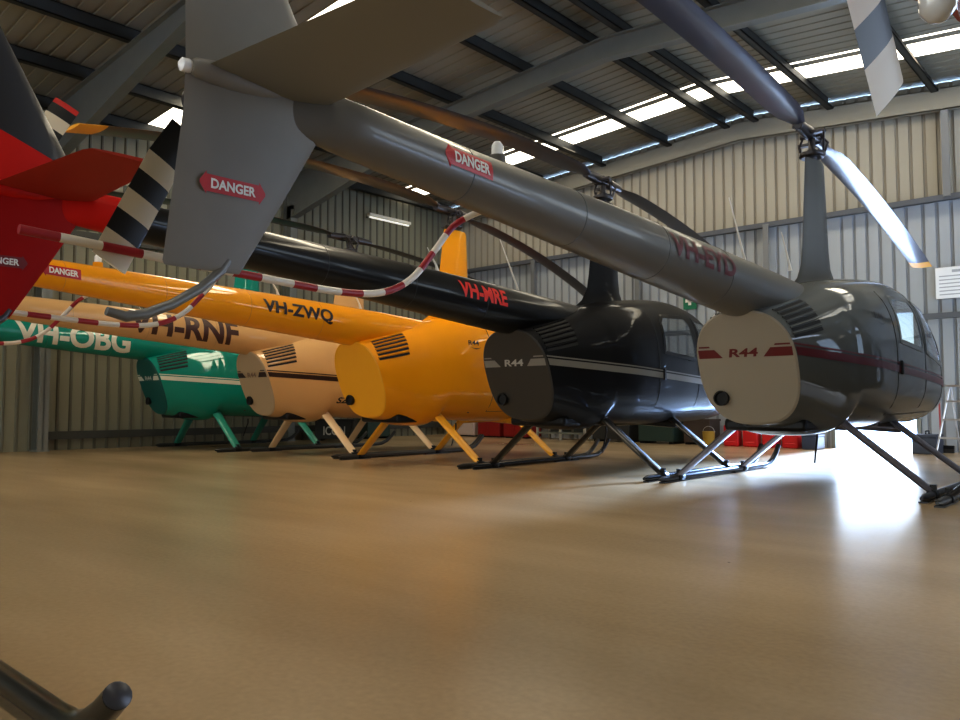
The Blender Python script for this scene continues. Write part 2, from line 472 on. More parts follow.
    # DANGER decal on boom
    def danger(par, fn, w, h, arrows, colbg, coltx):
        bg = MB(); hw = w/2; K = 7
        def col(x, hh):
            return [fn(x, -hh+2*hh*k/(K-1), .003) for k in range(K)]
        cols = []
        prof = [(-hw, h*.08),(-hw+h*.42, h*.68),(-hw+h*.42, h*.5),(-hw+h*.9, h*.5),(hw-h*.9, h*.5),(hw-h*.42, h*.5)]
        if arrows == 2: prof += [(hw-h*.42, h*.68),(hw, h*.08)]
        A = []
        for x, hh in prof: A += col(x, hh)
        bg.add(A, [(i*K+k, i*K+k+1, (i+1)*K+k+1, (i+1)*K+k) for i in range(len(prof)-1) for k in range(K-1)])
        d = bg.build('danger_arrow', colbg, par, recalc=False, smooth=False)
        vs, fs = text_mesh('DANGER', w=w-h*1.35, h=h*.60, bold=.035, cuts=3)
        t = MB(); t.add([fn(x, y, .006) for x, y, _ in vs], fs); t.build('danger_letters', coltx, d, recalc=False, smooth=False)
    if c.get('boom_danger', True):
        for sg in (-1, 1):
            z0, r0 = boom_axis(-4.8)
            danger(boom, lambda x, y, of, sg=sg: boom_pt(-4.77-sg*x, .12+y/r0, sg, of), .34, .085, 1, c.get('danger_bg', M_red), M_white)
    # beacon on top
    zb, rb_ = boom_axis(-4.45)
    b = MB(); b.lathe([(.045,-.02),(.04,.035)], c=(-4.45,0,zb+rb_), n=16); bc = b.build('beacon_base', c.get('boom', body), boom)
    b = MB(); b.lathe([(.03,.035),(.03,.085),(.018,.105),(.004,.11)], c=(-4.45,0,zb+rb_), n=16); b.build('beacon_lens', M_lens, boom)
    # whip antennas
    for x, L in ((-1.55, .52), (-2.65, .22)) if not kw.get('two_long') else ((-1.55,.52),(-.62,.34)):
        z, r = boom_axis(x); z = z+r-.01
        if x > -1: z = 1.86
        a = MB(); a.tube([(x+.02,0,z),(x,0,z+.06),(x-L*.48,0,z+L*.9)], [.018,.010,.004], 8); a.build('whip_antenna', M_white, boom)
    # ---- fins
    ed = kw.get('emp_dx', 0)
    def slant(z, le, te, th, dz=0):
        return [(x, y, zz+dz*(le+ed-x)/(le-te)) for x, y, zz in fin_section(le+ed, te+ed, z, th)]
    U = ((1.86,-5.44,-6.07,.060,0),(2.02,-5.54,-6.08,.055,.22),(2.45,-5.78,-6.17,.045,.08),(2.76,-5.955,-6.25,.036,0),(2.90,-6.02,-6.28,.025,0))
    uf = MB(); uf.loft([slant(*q) for q in U[:2]], mi=2); uf.loft([slant(*q) for q in U[1:4]], mi=0); uf.loft([slant(*q) for q in U[3:]], mi=1)
    uf.build('upper_fin', [c.get('fin', body), c.get('fin_tip', c.get('fin', body)), c.get('tail_end', c.get('fin', body))], root)
    lz = .085 if kw.get('lamp') else 0
    lf = MB(); lf.loft([fin_section(le+ed, te+ed, z, th) for z, le, te, th in ((1.90,-5.48,-6.07,.060),(1.72,-5.535,-6.075,.055),(1.45,-5.69,-6.105,.045),(1.19+lz,-5.845,-6.135,.03),(1.175+lz,-5.855,-6.13,.012))])
    lfin = lf.build('lower_fin', c.get('low_fin', body), root)
    if c.get('fin_danger'):
        def fin_pt(x, y, of, sg=-1):
            z = 1.475+y; return Vector((-5.895+kw.get('fin_dx',0)+x, sg*(.0185+of), z))
        danger(lfin, fin_pt, .255, .060, 2, c['fin_danger'], M_white)
    # ---- horizontal stabiliser on the right-hand side
    hs = MB(); rings = []
    for y, le, te, th in ((.01,-5.50,-6.01,.05),(-.1,-5.505,-6.0,.05),(-.95,-5.555,-5.92,.04),(-1.0,-5.58,-5.90,.02)):
        ring = []
        for px, pt, _ in fin_section(le, te, 0, th): ring.append((px, y, 1.88+pt))
        rings.append(ring)
    hs.loft(rings); hs.build('horizontal_stabiliser', c.get('stab', body), root)
    # ---- tail rotor on the left-hand side
    ax = Vector((-5.88, 0, 1.872))
    gb = MB(); gb.lathe([(.075,.0),(.075,.10),(.05,.13),(.03,.14),(.03,.20),(.055,.205),(.055,.30 if not kw.get('lamp') else .23),(.02,.31 if not kw.get('lamp') else .24)], c=tuple(ax), axis='y', n=16)
    trot = gb.build('tail_rotor_gearbox', M_hub, root)
    for q in (1, -1):
        ang = tail_dir+(0 if q == 1 else pi)
        d = Vector((cos(ang), 0, sin(ang))); w_ = Vector((-d.z, 0, d.x))
        tr = MB(); tp = kw.get('tr_pitch', .24)
        stops = [.13,.29,.375,.46,.545,.63,.70,.735]
        seq = kw.get('tr_seq', [0,1,0,1,0,1,1])
        for i in range(len(stops)-1):
            rings = []
            for r in (stops[i], stops[i+1]):
                k = min(1, (r-.1)/.12); ch = .09+.055*k
                ring = []
                for x, y in foil(ch, .016, 10):
                    ring.append(ax+d*(r+kw.get('tr_skew',0)*x)+w_*(x*cos(tp))+Vector((0,kw.get('tr_off',.285)+y+x*sin(tp),0)))
                rings.append(ring)
            n0 = len(tr.f); tr.loft(rings, mi=seq[i])
            if i == len(stops)-2 and seq[i] == 1:
                for k in range(n0, n0+5): tr.m[k] = 0
        tr.build('tail_rotor_blade', [M_tr_black, M_tr_white, M_tr_red], root, angle=35)
    # ---- striped guard around the tail rotor
    if not kw.get('no_guard'):
        ctl = [(-4.42,.10,1.70),(-4.52,.22,1.62),(-4.64,.25,1.47),(-4.78,.26,1.32),(-4.95,.27,1.235),(-5.2,.27,1.21),(-5.6,.27,1.225),(-6.05,.27,1.25),(-6.48,.27,1.275)]
        pts = []
        for i in range(len(ctl)-1):
            p0, p1, p2, p3 = (Vector(ctl[max(0,min(len(ctl)-1,i+k))]) for k in (-1,0,1,2))
            for t in [k/14 for k in range(14)]:
                pts.append(.5*((2*p1)+(p2-p0)*t+(2*p0-5*p1+4*p2-p3)*t*t+(3*p1-p0-3*p2+p3)*t**3))
        pts.append(Vector(ctl[-1]))
        gd = MB(); gd.tube(pts[::-1], .0165, 12, band=.128); gd.build('tail_rotor_guard', [M_guard_red, M_guard_white], root)
        gm = MB(); gm.tube([(-4.42,.06,1.71),(-4.42,.12,1.70)], .026, 10); gm.build('guard_mount', M_dark, boom)
    # ---- tail skid
    ts = MB(); ts.tube([(-5.90,0,1.22),(-5.925,0,1.18),(-6.0,0,1.11),(-6.10,0,1.045),(-6.19,0,1.005),(-6.25,0,.992),(-6.31,0,1.005)], [.015,.017,.017,.017,.017,.017,.014], 12)
    if not kw.get('lamp'): ts.build('tail_skid', c.get('tskid', M_grey), root)
    if kw.get('lamp'):
        lp = MB(); lp.lathe([(.02,.012),(.032,.006),(.032,-.012),(.024,-.016)], c=(-6.0,0,1.262), n=18); lp.build('lamp_base', c['low_fin'], lfin)
        lp = MB(); lp.lathe([(.021,-.015),(.0235,-.026),(.021,-.042),(.012,-.053),(.003,-.056)], c=(-6.0,0,1.262), n=18); lp.build('dome_lamp', pbr('dome_glass', (.55,.55,.54), .08, 0, 1.), lfin)
    # ---- landing gear
    for sg in (-1, 1):
        y = sg*1.047
        sk = MB(); sk.tube([(-1.02,y,.035),(-.95,y,.034),(1.3,y,.034),(1.45,y,.045),(1.56,y,.085),(1.66,y,.155),(1.74,y,.235)], [.012,.029,.029,.029,.029,.028,.027], 14)
        sk.box((-.98,y-.03,0),( -.5,y+.03,.012)); sk.box((.5,y-.03,0),(1.0,y+.03,.012))
        skid = sk.build('landing_skid', c['skid'], root)
        for xf, xt, yt, zt_ in ((-.657,-.69,.43,.56), (.755,.70,.50,.50)):
            sp = MB(); a = Vector((xf,y,.05)); b_ = Vector((xt,sg*yt,zt_))
            sp.tube([a, a+(b_-a)*.12, b_, b_+(b_-a)*.12], [.062,.068,.075,.075], 14, flat=((1,0,0), .36)); sp.build('skid_strut', c['strut'], skid)
            sh = MB(); sh.lathe([(.038,-.05),(.042,-.045),(.042,.045),(.038,.05)], c=(xf,y,.036), axis='x', n=14); sh.obox((xf,y,.085), (.018,0,0), (0,.02,0), (0,0,.025)); sh.build('strut_shoe', M_dark, skid)
    for xf, zt_, yt in ((-.69,.545,.45),(.70,.49,.5)):
        ct = MB(); ct.tube([(xf,-yt,zt_),(xf,0,zt_+.03),(xf,yt,zt_)], .045, 12); ct.build('cross_tube', c['strut'], root)
    # belly panel and engine tray
    bt = MB(); bt.box((-1.25,-.33,.50),(-.55,.33,.60)); bt.build('engine_tray', M_dark, root, bevel=.03)
    ba = MB(); ba.tube([(.10,.05,.47),(.10,.05,.40),(.02,.05,.18)], [.012,.010,.008], 8); ba.build('belly_antenna', M_dark, root)
    bl_ = MB(); bl_.lathe([(.03,.02),(.03,-.02),(.018,-.035),(.005,-.04)], c=(1.75,-.2,.55), n=12); bl_.build('landing_light', M_lens, root)
    return root

def P4(key, rgb, **k): return dict(key=key, rgb=rgb, body=paint(key+'_paint', rgb, coat={'black':.22,'grey':.7}.get(key, .8)), **k)
G_ = (.105,.112,.106)
maroon = pbr('maroon_decal', (.12,.006,.010), .35)
gray = P4('grey', G_, logo=pbr('logo_dark', (.015,.012,.012), .5), face=pbr('grey_face', (.30,.265,.21), .55), stripe=maroon, badge=maroon, reg=pbr('dark_red_letters', (.10,.004,.007), .4),
          skid=pbr('skid_gunmetal', (.03,.03,.036), .3, .5), strut=pbr('strut_gunmetal', (.17,.16,.19), .3, .5),
          boom=pbr('grey_boom_paint', (.12,.112,.095), .42, .1, .25), fin=pbr('grey_fin', (.20,.187,.162), .5, noise=.08), low_fin=pbr('grey_low_fin', (.19,.177,.152), .5, noise=.08), stab=pbr('grey_stab', (.22,.205,.155), .55), fin_danger=M_red, tskid=pbr('grey_skid_tube', (.17,.17,.16), .4, .3),
          fairing=pbr('grey_fairing', (.06,.06,.055), .5), blade=pbr('grey_blade', (.06,.06,.085), .35, 0, .2))
black = P4('black', (.004,.004,.005), face=pbr('black_face', (.035,.031,.026), .5), stripe=pbr('silver_decal', (.22,.21,.19), .4), badge=pbr('pale_badge', (.40,.39,.36), .4), reg=pbr('bright_red_letters', (.62,.02,.012), .4),
          skid=pbr('skid_black', (.02,.02,.024), .25, .3), strut=paint('strut_black', (.012,.011,.010)),
          boom=pbr('black_boom_paint', (.004,.004,.004), .35, 0, .25, spec=.2), fin=pbr('black_fin', (.012,.012,.016), .4, 0, .2), fin_tip=pbr('red_fin_tip', (.48,.02,.012), .45), low_fin=pbr('red_low_fin', (.33,.004,.002), .6, spec=.15), stab=pbr('red_stab', (.34,.03,.012), .6, spec=.15), tail_end=pbr('red_tail_end', (.48,.008,.003), .5, spec=.2),
          fin_danger=pbr('dark_red_arrow', (.18,.006,.006), .45))
yellow = P4('yellow', (.84,.34,.003), logo=pbr('logo_dark', (.015,.012,.012), .5), face=pbr('yellow_face', (.80,.38,.012), .5), reg=pbr('near_black_letters', (.02,.008,.006), .45),
          skid=pbr('skid_dark', (.03,.028,.025), .4), strut=paint('strut_yellow', (.78,.38,.02)))
cream = P4('cream', (.60,.37,.16), cowl_mark=pbr('logo_dark', (.015,.012,.012), .5), face=pbr('cream_face', (.42,.31,.19), .5), stripe=pbr('dark_brown_decal', (.025,.010,.010), .4), badge=pbr('brown_badge', (.2,.12,.08), .4), reg=pbr('brown_letters', (.055,.018,.012), .45),
          skid=pbr('skid_dark2', (.03,.028,.025), .4), strut=paint('strut_cream', (.72,.54,.33)))
teal = P4('teal', (.0,.23,.175), face=pbr('teal_face', (.0,.09,.075), .5), stripe=pbr('white_decal', (.62,.60,.5), .4), badge=pbr('pale_badge2', (.5,.5,.45), .4), reg=pbr('white_letters', (.66,.64,.54), .45),
          skid=pbr('skid_dark3', (.02,.022,.02), .4), strut=paint('strut_teal', (.03,.27,.20)))
red = P4('slate', (.03,.032,.036), face=pbr('slate_face', (.05,.05,.05), .5), reg=None, tail_end=pbr('red_tail_end', (.48,.008,.003), .5, spec=.2), fin=pbr('red_fin', (.36,.010,.010), .4), stab=pbr('red_stab', (.34,.03,.012), .6, spec=.15),
          skid=pbr('skid_dark4', (.03,.03,.03), .4), strut=pbr('strut_red', (.04,.04,.045), .35), low_fin=paint('red_fin_paint', (.30,.006,.010)))

helicopter('large grey helicopter closest to the front right, maroon stripe, tail fin filling the top left', -2.443, 7.328, -.005, gray, 'VH-EYD', .86, .15, -2.60, radians(2.6), radians(-115), droop=.28, two_long=True, regphi=.18)
helicopter('black helicopter with silver stripe and red tail, standing between the grey and yellow ones', -4.704, 7.305, .010, black, 'VH-MRE', .61, .15, -2.25, radians(5.3), radians(62), teeter=.008, fin_dx=-.06, emp_dx=-.045, tr_seq=[0,0,1,0,1,0,2], regphi=.28)
helicopter('bright yellow helicopter with black VH-ZWQ lettering on its boom', -6.935, 7.222, -.001, yellow, 'VH-ZWQ', .84, .16, -2.50, radians(8.5), radians(60), droop=.64, regphi=.14)
helicopter('cream beige helicopter with large brown VH-RNF lettering, between yellow and teal', -9.21, 7.34, -.045, cream, 'VH-RNF', 1.38, .31, -2.60, radians(4), radians(100), regphi=.10)
helicopter('teal green helicopter with white VH-OBG lettering, farthest left along the wall', -11.567, 7.03, -.05, teal, 'VH-OBG', 1.5, .33, -2.70, radians(5), radians(80), regphi=.06)
helicopter('red tailed helicopter whose chequered tail rotor blade and lamp hang in at upper right', -.212, 7.12, 0, red, None, 1, 1, -2.5, radians(2), radians(-44.5), no_guard=True, lamp=True, tr_off=.215, tr_pitch=-.2, tr_seq=[0,1,0,1,0,1,1])

# landing skid of another helicopter, lower left corner
M_skidblack = pbr('skid_gloss_black', (.012,.013,.012), .28, .2, .3)
sk = thing('landing_skid', 'glossy black landing skid toe curving up from the floor at lower left', 'helicopter skid', (-1.555,.68,0), 0)
m = MB(); m.tube([(-2.7,0,.036),(-2.6,0,.034),(-.30,0,.034),(-.21,0,.040),(-.13,0,.064),(-.06,0,.105),(-.0,0,.15)], [.012,.03,.03,.03,.03,.029,.028], 18); m.build('skid_tube', M_skidblack, sk)
m = MB(); m.lathe([(.02,-.001),(.028,.001),(.024,.004)], c=(0,0,0), n=16)
m.v = [tuple(Vector((0.001,0,.151))+Matrix.Rotation(.93,3,'Y')@Vector(v)) for v in m.v]; m.build('toe_cap', M_grey, sk)
m = MB(); m.box((-1.6,-.03,0),(-1.0,.03,.012)); m.build('wear_plate', M_dark, sk)
m = MB(); m.lathe([(.038,-.05),(.042,-.045),(.042,.045),(.038,.05)], c=(-1.0,0,.036), axis='x', n=14); m.build('strut_shoe', M_dark, sk)

# ------------------------------------------------------------------ hangar shell
RL, RR, FB, FF = -13.0, 3.6, -8.0, 13.3
RIDGE, ZR, SL = -5.6, 5.86, .06
def roof_z(R): return ZR - SL*abs(R-RIDGE) - (.02*(R-RIDGE) if R > RIDGE else 0)
M_floor = floor_mat()
M_wallw = pbr('wall_cream_sheet', (.38,.35,.285), .55, noise=.06, nscale=1.2)
M_wallb = pbr('wall_bluegrey_sheet', (.38,.405,.43), .5, noise=.06, nscale=1.2)
M_walll = pbr('wall_left_sheet', (.25,.235,.165), .55, noise=.07, nscale=1.2)
M_groove_shade = pbr('wall_groove_shade', (.15,.14,.10), .6)  # darkened sheet colour, paints extra shade along the wall ribs
M_roof = pbr('roof_sheet', (.28,.26,.205), .5, .1, noise=.08, nscale=1.5)
M_steel = pbr('galvanised_steel', (.23,.235,.215), .45, .5, noise=.1, nscale=5)
M_purlin = pbr('purlin_steel', (.05,.05,.045), .5, .5, noise=.1, nscale=4)
M_conc = pbr('outside_concrete', (.7,.68,.62), .8, noise=.08, nscale=2)
M_door = pbr('roller_door', (.60,.56,.34), .5)

m = MB(); m.add([(RL,FB,0),(RR,FB,0),(RR,FF+.05,0),(RL,FF+.05,0)], [(0,1,2,3)]); struct(m.build('floor', M_floor, smooth=False))
m = MB(); m.add([(-70,-70,-.03),(70,-70,-.03),(70,70,-.03),(-70,70,-.03)], [(0,1,2,3)]); g = struct(m.build('ground', M_conc, smooth=False))

def ribs(a, b, pitch=.19):
    """profile along a wall: list of (pos, depth, is_groove)"""
    out = []; p = a
    while p < b-1e-6:
        q = min(p+pitch, b)
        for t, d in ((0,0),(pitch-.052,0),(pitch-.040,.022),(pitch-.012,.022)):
            if p+t < b: out.append((p+t, d))
        p = q
    out.append((b, 0)); return out
def corr_wall(mb, axis, pos, inward, a, b, z0, z1, mi, mg):
    pr = ribs(a, b)
    for (p, d), (q, e) in zip(pr[:-1], pr[1:]):
        if axis == 'R':   # wall runs along R at F=pos
            vs = [(p,pos-inward*d,z0),(q,pos-inward*e,z0),(q,pos-inward*e,z1(q) if callable(z1) else z1),(p,pos-inward*d,z1(p) if callable(z1) else z1)]
        else:
            vs = [(pos-inward*d,p,z0),(pos-inward*e,q,z0),(pos-inward*e,q,z1),(pos-inward*d,p,z1)]
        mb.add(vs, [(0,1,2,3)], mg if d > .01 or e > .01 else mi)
DR0, DR1, DZ = -4.16, -2.98, 2.12
m = MB()
corr_wall(m, 'R', FF, -1, RL, DR0, 0, 3.8, 1, 2); corr_wall(m, 'R', FF, -1, DR0, DR1, DZ, 3.8, 1, 2); corr_wall(m, 'R', FF, -1, DR1, RR, 0, 3.8, 1, 2)
corr_wall(m, 'R', FF, -1, RL, RR, 3.8, lambda R: roof_z(R)-.022, 0, 3)
struct(m.build('wall_front', [M_wallw, M_wallb, pbr('groove_shade_blue', (.25,.265,.285), .6), pbr('groove_shade_cream', (.27,.24,.19), .6)], smooth=False, recalc=False))  # last two are darker sheet copies, rib shade put into the colour
m = MB()
corr_wall(m, 'F', RL, -1, 3.72, FF, 0, roof_z(RL), 0, 1); corr_wall(m, 'F', RL, -1, FB, .2, 0, roof_z(RL), 0, 1); corr_wall(m, 'F', RL, -1, .2, 3.72, 3.3, roof_z(RL), 0, 1)
struct(m.build('wall_left', [M_walll, M_groove_shade], smooth=False, recalc=False))
m = MB()
RD0, RD1, RDZ = 5.0, 12.6, 3.9
corr_wall(m, 'F', RR, 1, FB, RD0, 0, roof_z(RR), 0, 1); corr_wall(m, 'F', RR, 1, RD1, FF, 0, roof_z(RR), 0, 1); corr_wall(m, 'F', RR, 1, RD0, RD1, RDZ, roof_z(RR), 0, 1)
struct(m.build('wall_right', [M_wallw, M_groove_shade], smooth=False, recalc=False))
m = MB()
corr_wall(m, 'R', FB, 1, RL, -12, 0, roof_z, 0, 1); corr_wall(m, 'R', FB, 1, -12, 3, 4.6, roof_z, 0, 1); corr_wall(m, 'R', FB, 1, 3, RR, 0, roof_z, 0, 1)
struct(m.build('wall_back', [M_wallw, M_groove_shade], smooth=False, recalc=False))
# roller door in the left wall
m = MB(); nz = 44
for i in range(nz):
    z0 = .03+3.27*i/nz; z1 = .03+3.27*(i+1)/nz; zm = (z0+z1)/2
    m.add([(RL+.02,.2,z0),(RL+.02,3.72,z0),(RL+.05,3.72,zm),(RL+.05,.2,zm)], [(0,1,2,3)]); m.add([(RL+.05,.2,zm),(RL+.05,3.72,zm),(RL+.02,3.72,z1),(RL+.02,.2,z1)], [(0,1,2,3)])
struct(m.build('door_1', M_door, smooth=False))
# door frame of the open front doorway
m = MB()
m.box((DR0-.06,FF-.05,0),(DR0,FF+.06,DZ+.06)); m.box((DR1,FF-.05,0),(DR1+.06,FF+.06,DZ+.06)); m.box((DR0,FF-.05,DZ),(DR1,FF+.06,DZ+.06))
struct(m.build('trim_1', M_steel, smooth=False))

# ceiling sheets with skylight gaps
SKY = [(1.0,1.45),(5.85,6.30),(11.42,11.48),(11.63,12.12)]
def roof_sheet(mb, f0, f1, mi=0):
    pr = []; p = f0; pitch = .2
    while p < f1-1e-6:
        for t, d in ((0,0),(.15,0),(.158,.014),(.19,.014)):
            if p+t < f1: pr.append((p+t, d))
        p += pitch
    pr.append((f1, 0))
    for Ra, Rb in ((RL-.1, RIDGE), (RIDGE, RR+.1)):
        for (p, d), (q, e) in zip(pr[:-1], pr[1:]):
            mb.add([(Ra,p,roof_z(Ra)+d),(Rb,p,roof_z(Rb)+d),(Rb,q,roof_z(Rb)+e),(Ra,q,roof_z(Ra)+e)], [(0,1,2,3)], mi)
m = MB(); prev = FB-.1
for a, b in SKY+[(FF+.15,None)]:
    roof_sheet(m, prev, a); prev = b
struct(m.build('ceiling', M_roof, smooth=False, recalc=False))
def sky_mat():
    mt, N, L = new_mat('translucent_sheet'); b = N['Principled BSDF']
    tc = N.new('ShaderNodeTexCoord'); n = N.new('ShaderNodeTexNoise'); n.inputs['Scale'].default_value = 3.5; n.inputs['Detail'].default_value = 4
    mp = N.new('ShaderNodeMapping'); mp.inputs['Scale'].default_value = (1,3,1)
    r = N.new('ShaderNodeMapRange'); r.inputs[1].default_value = .3; r.inputs[2].default_value = .7; r.inputs[3].default_value = 1.6; r.inputs[4].default_value = 4.5
    L.new(tc.outputs['Object'], mp.inputs[0]); L.new(mp.outputs[0], n.inputs['Vector']); L.new(n.outputs['Fac'], r.inputs[0]); L.new(r.outputs[0], b.inputs['Emission Strength'])
    b.inputs['Base Color'].default_value = (.8,.78,.7,1); b.inputs['Emission Color'].default_value = (1,.93,.78,1); b.inputs['Roughness'].default_value = .5
    return mt
M_sky = sky_mat()
for i, (a, b) in enumerate(SKY):
    m = MB(); roof_sheet(m, a, b); struct(m.build('window_%d' % (i+1), M_sky, smooth=False, recalc=False))

TN = [1]
def trim(mb, mat, **k):
    TN[0] += 1
    return struct(mb.build('trim_%d' % TN[0], mat, smooth=False, **k))
# portal frames: columns and haunched rafters
for Fr in (-5.0, -.2, 4.35, 8.75):
    for Rc, sg in ((RL+.03, 1), (RR-.03, -1)):
        m = MB(); w = .075; x0, x1 = sorted((Rc, Rc+sg*.26))
        m.box((x0,Fr-.006,0),(x1,Fr+.006,4.6)); m.box((x0,Fr-w,0),(x0+.012,Fr+w,4.9)); m.box((x1-.012,Fr-w,0),(x1,Fr+w,4.5)); m.box((x0-.01,Fr-w-.02,0),(x1+.01,Fr+w+.02,.02))
        trim(m, M_steel)
    m = MB(); w = .075
    Rs = [RL+.04,-12.2,-11.2,-10.2,-9.2,-8.5,-7,RIDGE,-2.5,-.5,.6,2.2,RR-.04]
    def bot(R):
        h = 0
        if R < -8.5: h = .62*((-8.5-R)/4.5)**1.1
        if R > -.5: h = .62*((R+.5)/4.1)**1.1
        return roof_z(R)-.22-.30-h
    for a, b in zip(Rs[:-1], Rs[1:]):
        ta, tb = roof_z(a)-.22, roof_z(b)-.22
        for y0, y1, qa, qb, qc, qd in ((-.006,.006,bot(a),bot(b),ta,tb), (-w,w,bot(a),bot(b),bot(a)+.014,bot(b)+.014), (-w,w,ta-.014,tb-.014,ta,tb)):
            m.add([(a,Fr+y0,qa),(b,Fr+y0,qb),(b,Fr+y1,qb),(a,Fr+y1,qa),(a,Fr+y0,qc),(b,Fr+y0,qd),(b,Fr+y1,qd),(a,Fr+y1,qc)], [(0,3,2,1),(4,5,6,7),(0,1,5,4),(1,2,6,5),(2,3,7,6),(3,0,4,7)])
    trim(m, M_steel)
# end-wall rafter
m = MB()
for a, b in ((RL, RIDGE), (RIDGE, RR)):
    for dz0, dz1, f0, f1 in ((-.50,-.17,FF-.20,FF-.19),(-.50,-.485,FF-.20,FF-.10),(-.185,-.17,FF-.20,FF-.10)):
        m.add([(a,f0,roof_z(a)+dz0),(b,f0,roof_z(b)+dz0),(b,f1,roof_z(b)+dz0),(a,f1,roof_z(a)+dz0),(a,f0,roof_z(a)+dz1),(b,f0,roof_z(b)+dz1),(b,f1,roof_z(b)+dz1),(a,f1,roof_z(a)+dz1)], [(0,3,2,1),(4,5,6,7),(0,1,5,4),(1,2,6,5),(2,3,7,6),(3,0,4,7)])
trim(m, pbr('end_rafter', (.30,.28,.23), .5, .2))
# purlins along F
for R_ in (-12.75,-11.4,-9.95,-8.45,-7.0,-5.86,-5.34,-4.1,-2.6,-1.1,.4,1.9,3.3):
    m = MB(); z = roof_z(R_)-.012; d = .21
    m.box((R_-.008,FB,z-d),(R_+.008,FF-.2,z)); m.box((R_-.008,FB,z-d),(R_+.09,FF-.2,z-d+.012)); m.box((R_-.09,FB,z-.012),(R_+.008,FF-.2,z)); m.box((R_+.078,FB,z-d),(R_+.09,FF-.2,z-d+.035))
    trim(m, M_purlin)
# girts
for z in (2.03, 3.80):
    m = MB()
    segs = [(RL+.05, RR-.05)] if z > 2.1 else [(RL+.05, DR0-.1), (DR1+.1, RR-.05)]
    for a, b in segs:
        m = MB(); m.box((a,FF-.15,z-.04),(b,FF-.045,z+.04)); trim(m, pbr('girt_steel', (.13,.14,.16), .5, .4))
for z in (.23, 1.75, 3.4):
    m = MB(); m.box((RL+.04,4.45,z-.06),(RL+.12,FF-.06,z+.06)); trim(m, pbr('girt_dark', (.07,.07,.06), .6, .2))
# front wall posts
for R_, z0, top in ((-10.25,0,3.8), (-7.7,0,3.8), (-5.18,0,3.8), (-2.45,3.8,5.15), (3.35,0,4.8)):
    m = MB(); m.box((R_-.05,FF-.18,z0),(R_+.05,FF-.16,top)); m.box((R_-.008,FF-.16,z0),(R_+.008,FF-.04,top))
    trim(m, pbr('post_steel', (.22,.225,.23), .5, .3))
m = MB(); m.box((RL+.05,FF-.1,4.5),(RL+.25,FF-.04,5.2)); 

# ------------------------------------------------------------------ loose things along the walls
def box_thing(name, label, cat, c, size, mat, bevel=.01, rz=0, group=None):
    t = thing(name, label, cat, c, rz, group); return t
# red jerry cans
M_can = pbr('jerrycan_red', (.62,.015,.02), .4)
def jerrycan(R, F, label, rz):
    t = thing('jerry_can', label, 'jerry can', (R,F,0), rz, 'red jerry cans at the front wall')
    m = MB(); m.box((-.135,-.08,0),(.135,.08,.36)); m.box((-.10,-.084,.05),(.10,.084,.10)); m.box((-.10,-.084,.22),(.10,.084,.27)); m.build('can_body', M_can, t, bevel=.025)
    m = MB(); m.tube([(-.08,0,.355),(-.08,0,.41),(-.04,0,.425),(.05,0,.425),(.07,0,.36)], .012, 8); m.build('handle', M_can, t)
    m = MB(); m.lathe([(.028,0),(.028,.05),(.02,.055)], c=(.105,0,.355), n=14); m.build('cap', M_dark, t)
for i, (R_, lab) in enumerate(((-5.66,'red plastic jerry can at the left end of the row by the front wall'),(-5.33,'red jerry can second from the left in the row behind the grey skid'),(-5.0,'red jerry can third from the left in the row behind the grey skid'),(-4.67,'red jerry can at the right end of the row, nearest the doorway'))):
    jerrycan(R_, 12.74, lab, random.uniform(-.1,.1))
# low timber platform under the wall
t = thing('pallet', 'low pale timber pallet on the floor under the front wall, behind the grey helicopter', 'pallet', (-5.1,13.08,0))
for k in range(3):
    m = MB(); m.box((-.62,-.08+.085*k-.035,.10),(.62,-.08+.085*k+.035,.122)); m.build('plank', pbr('pale_timber', (.50,.38,.24), .7, noise=.15), t)
for x in (-.56,0,.56):
    m = MB(); m.box((x-.04,-.115,0),(x+.04,.12,.10)); m.build('bearer', pbr('pale_timber', (.5,.38,.24), .7), t)
# cabinets seen under the yellow helicopter
def cabinet(R, F, w, d, h, mat, label, name='cabinet', doors=2):
    t = thing(name, label, 'cabinet', (R,F,0))
    m = MB(); m.box((-w/2,-d/2,.03),(w/2,d/2,h)); m.build('carcass', mat, t, bevel=.01)
    for k in range(doors):
        x0 = -w/2+w*k/doors+.012; x1 = -w/2+w*(k+1)/doors-.012
        m = MB(); m.box((x0,-d/2-.016,.06),(x1,-d/2,h-.03)); dd = m.build('door', mat, t, bevel=.005)
        m = MB(); m.box((x1-.05,-d/2-.035,h*.5),(x1-.035,-d/2-.014,h*.5+.12)); m.build('handle', M_alu, dd)
    m = MB(); m.box((-w/2+.03,-d/2+.03,0),(w/2-.03,d/2-.03,.03)); m.build('plinth', M_dark, t)
cabinet(-11.72, 12.85, .50, .5, .62, pbr('box_white', (.62,.50,.45), .5), 'pale pinkish white cabinet by the front wall under the yellow fuselage', doors=1)
cabinet(-11.05, 12.85, .62, .5, .66, pbr('cab_red', (.30,.012,.010), .45), 'dark red cabinet beside the pale one, under the yellow helicopter')
cabinet(-10.32, 12.85, .62, .5, .66, pbr('cab_red', (.3,.012,.01), .45), 'dark red cabinet right of its twin, behind the black skid')
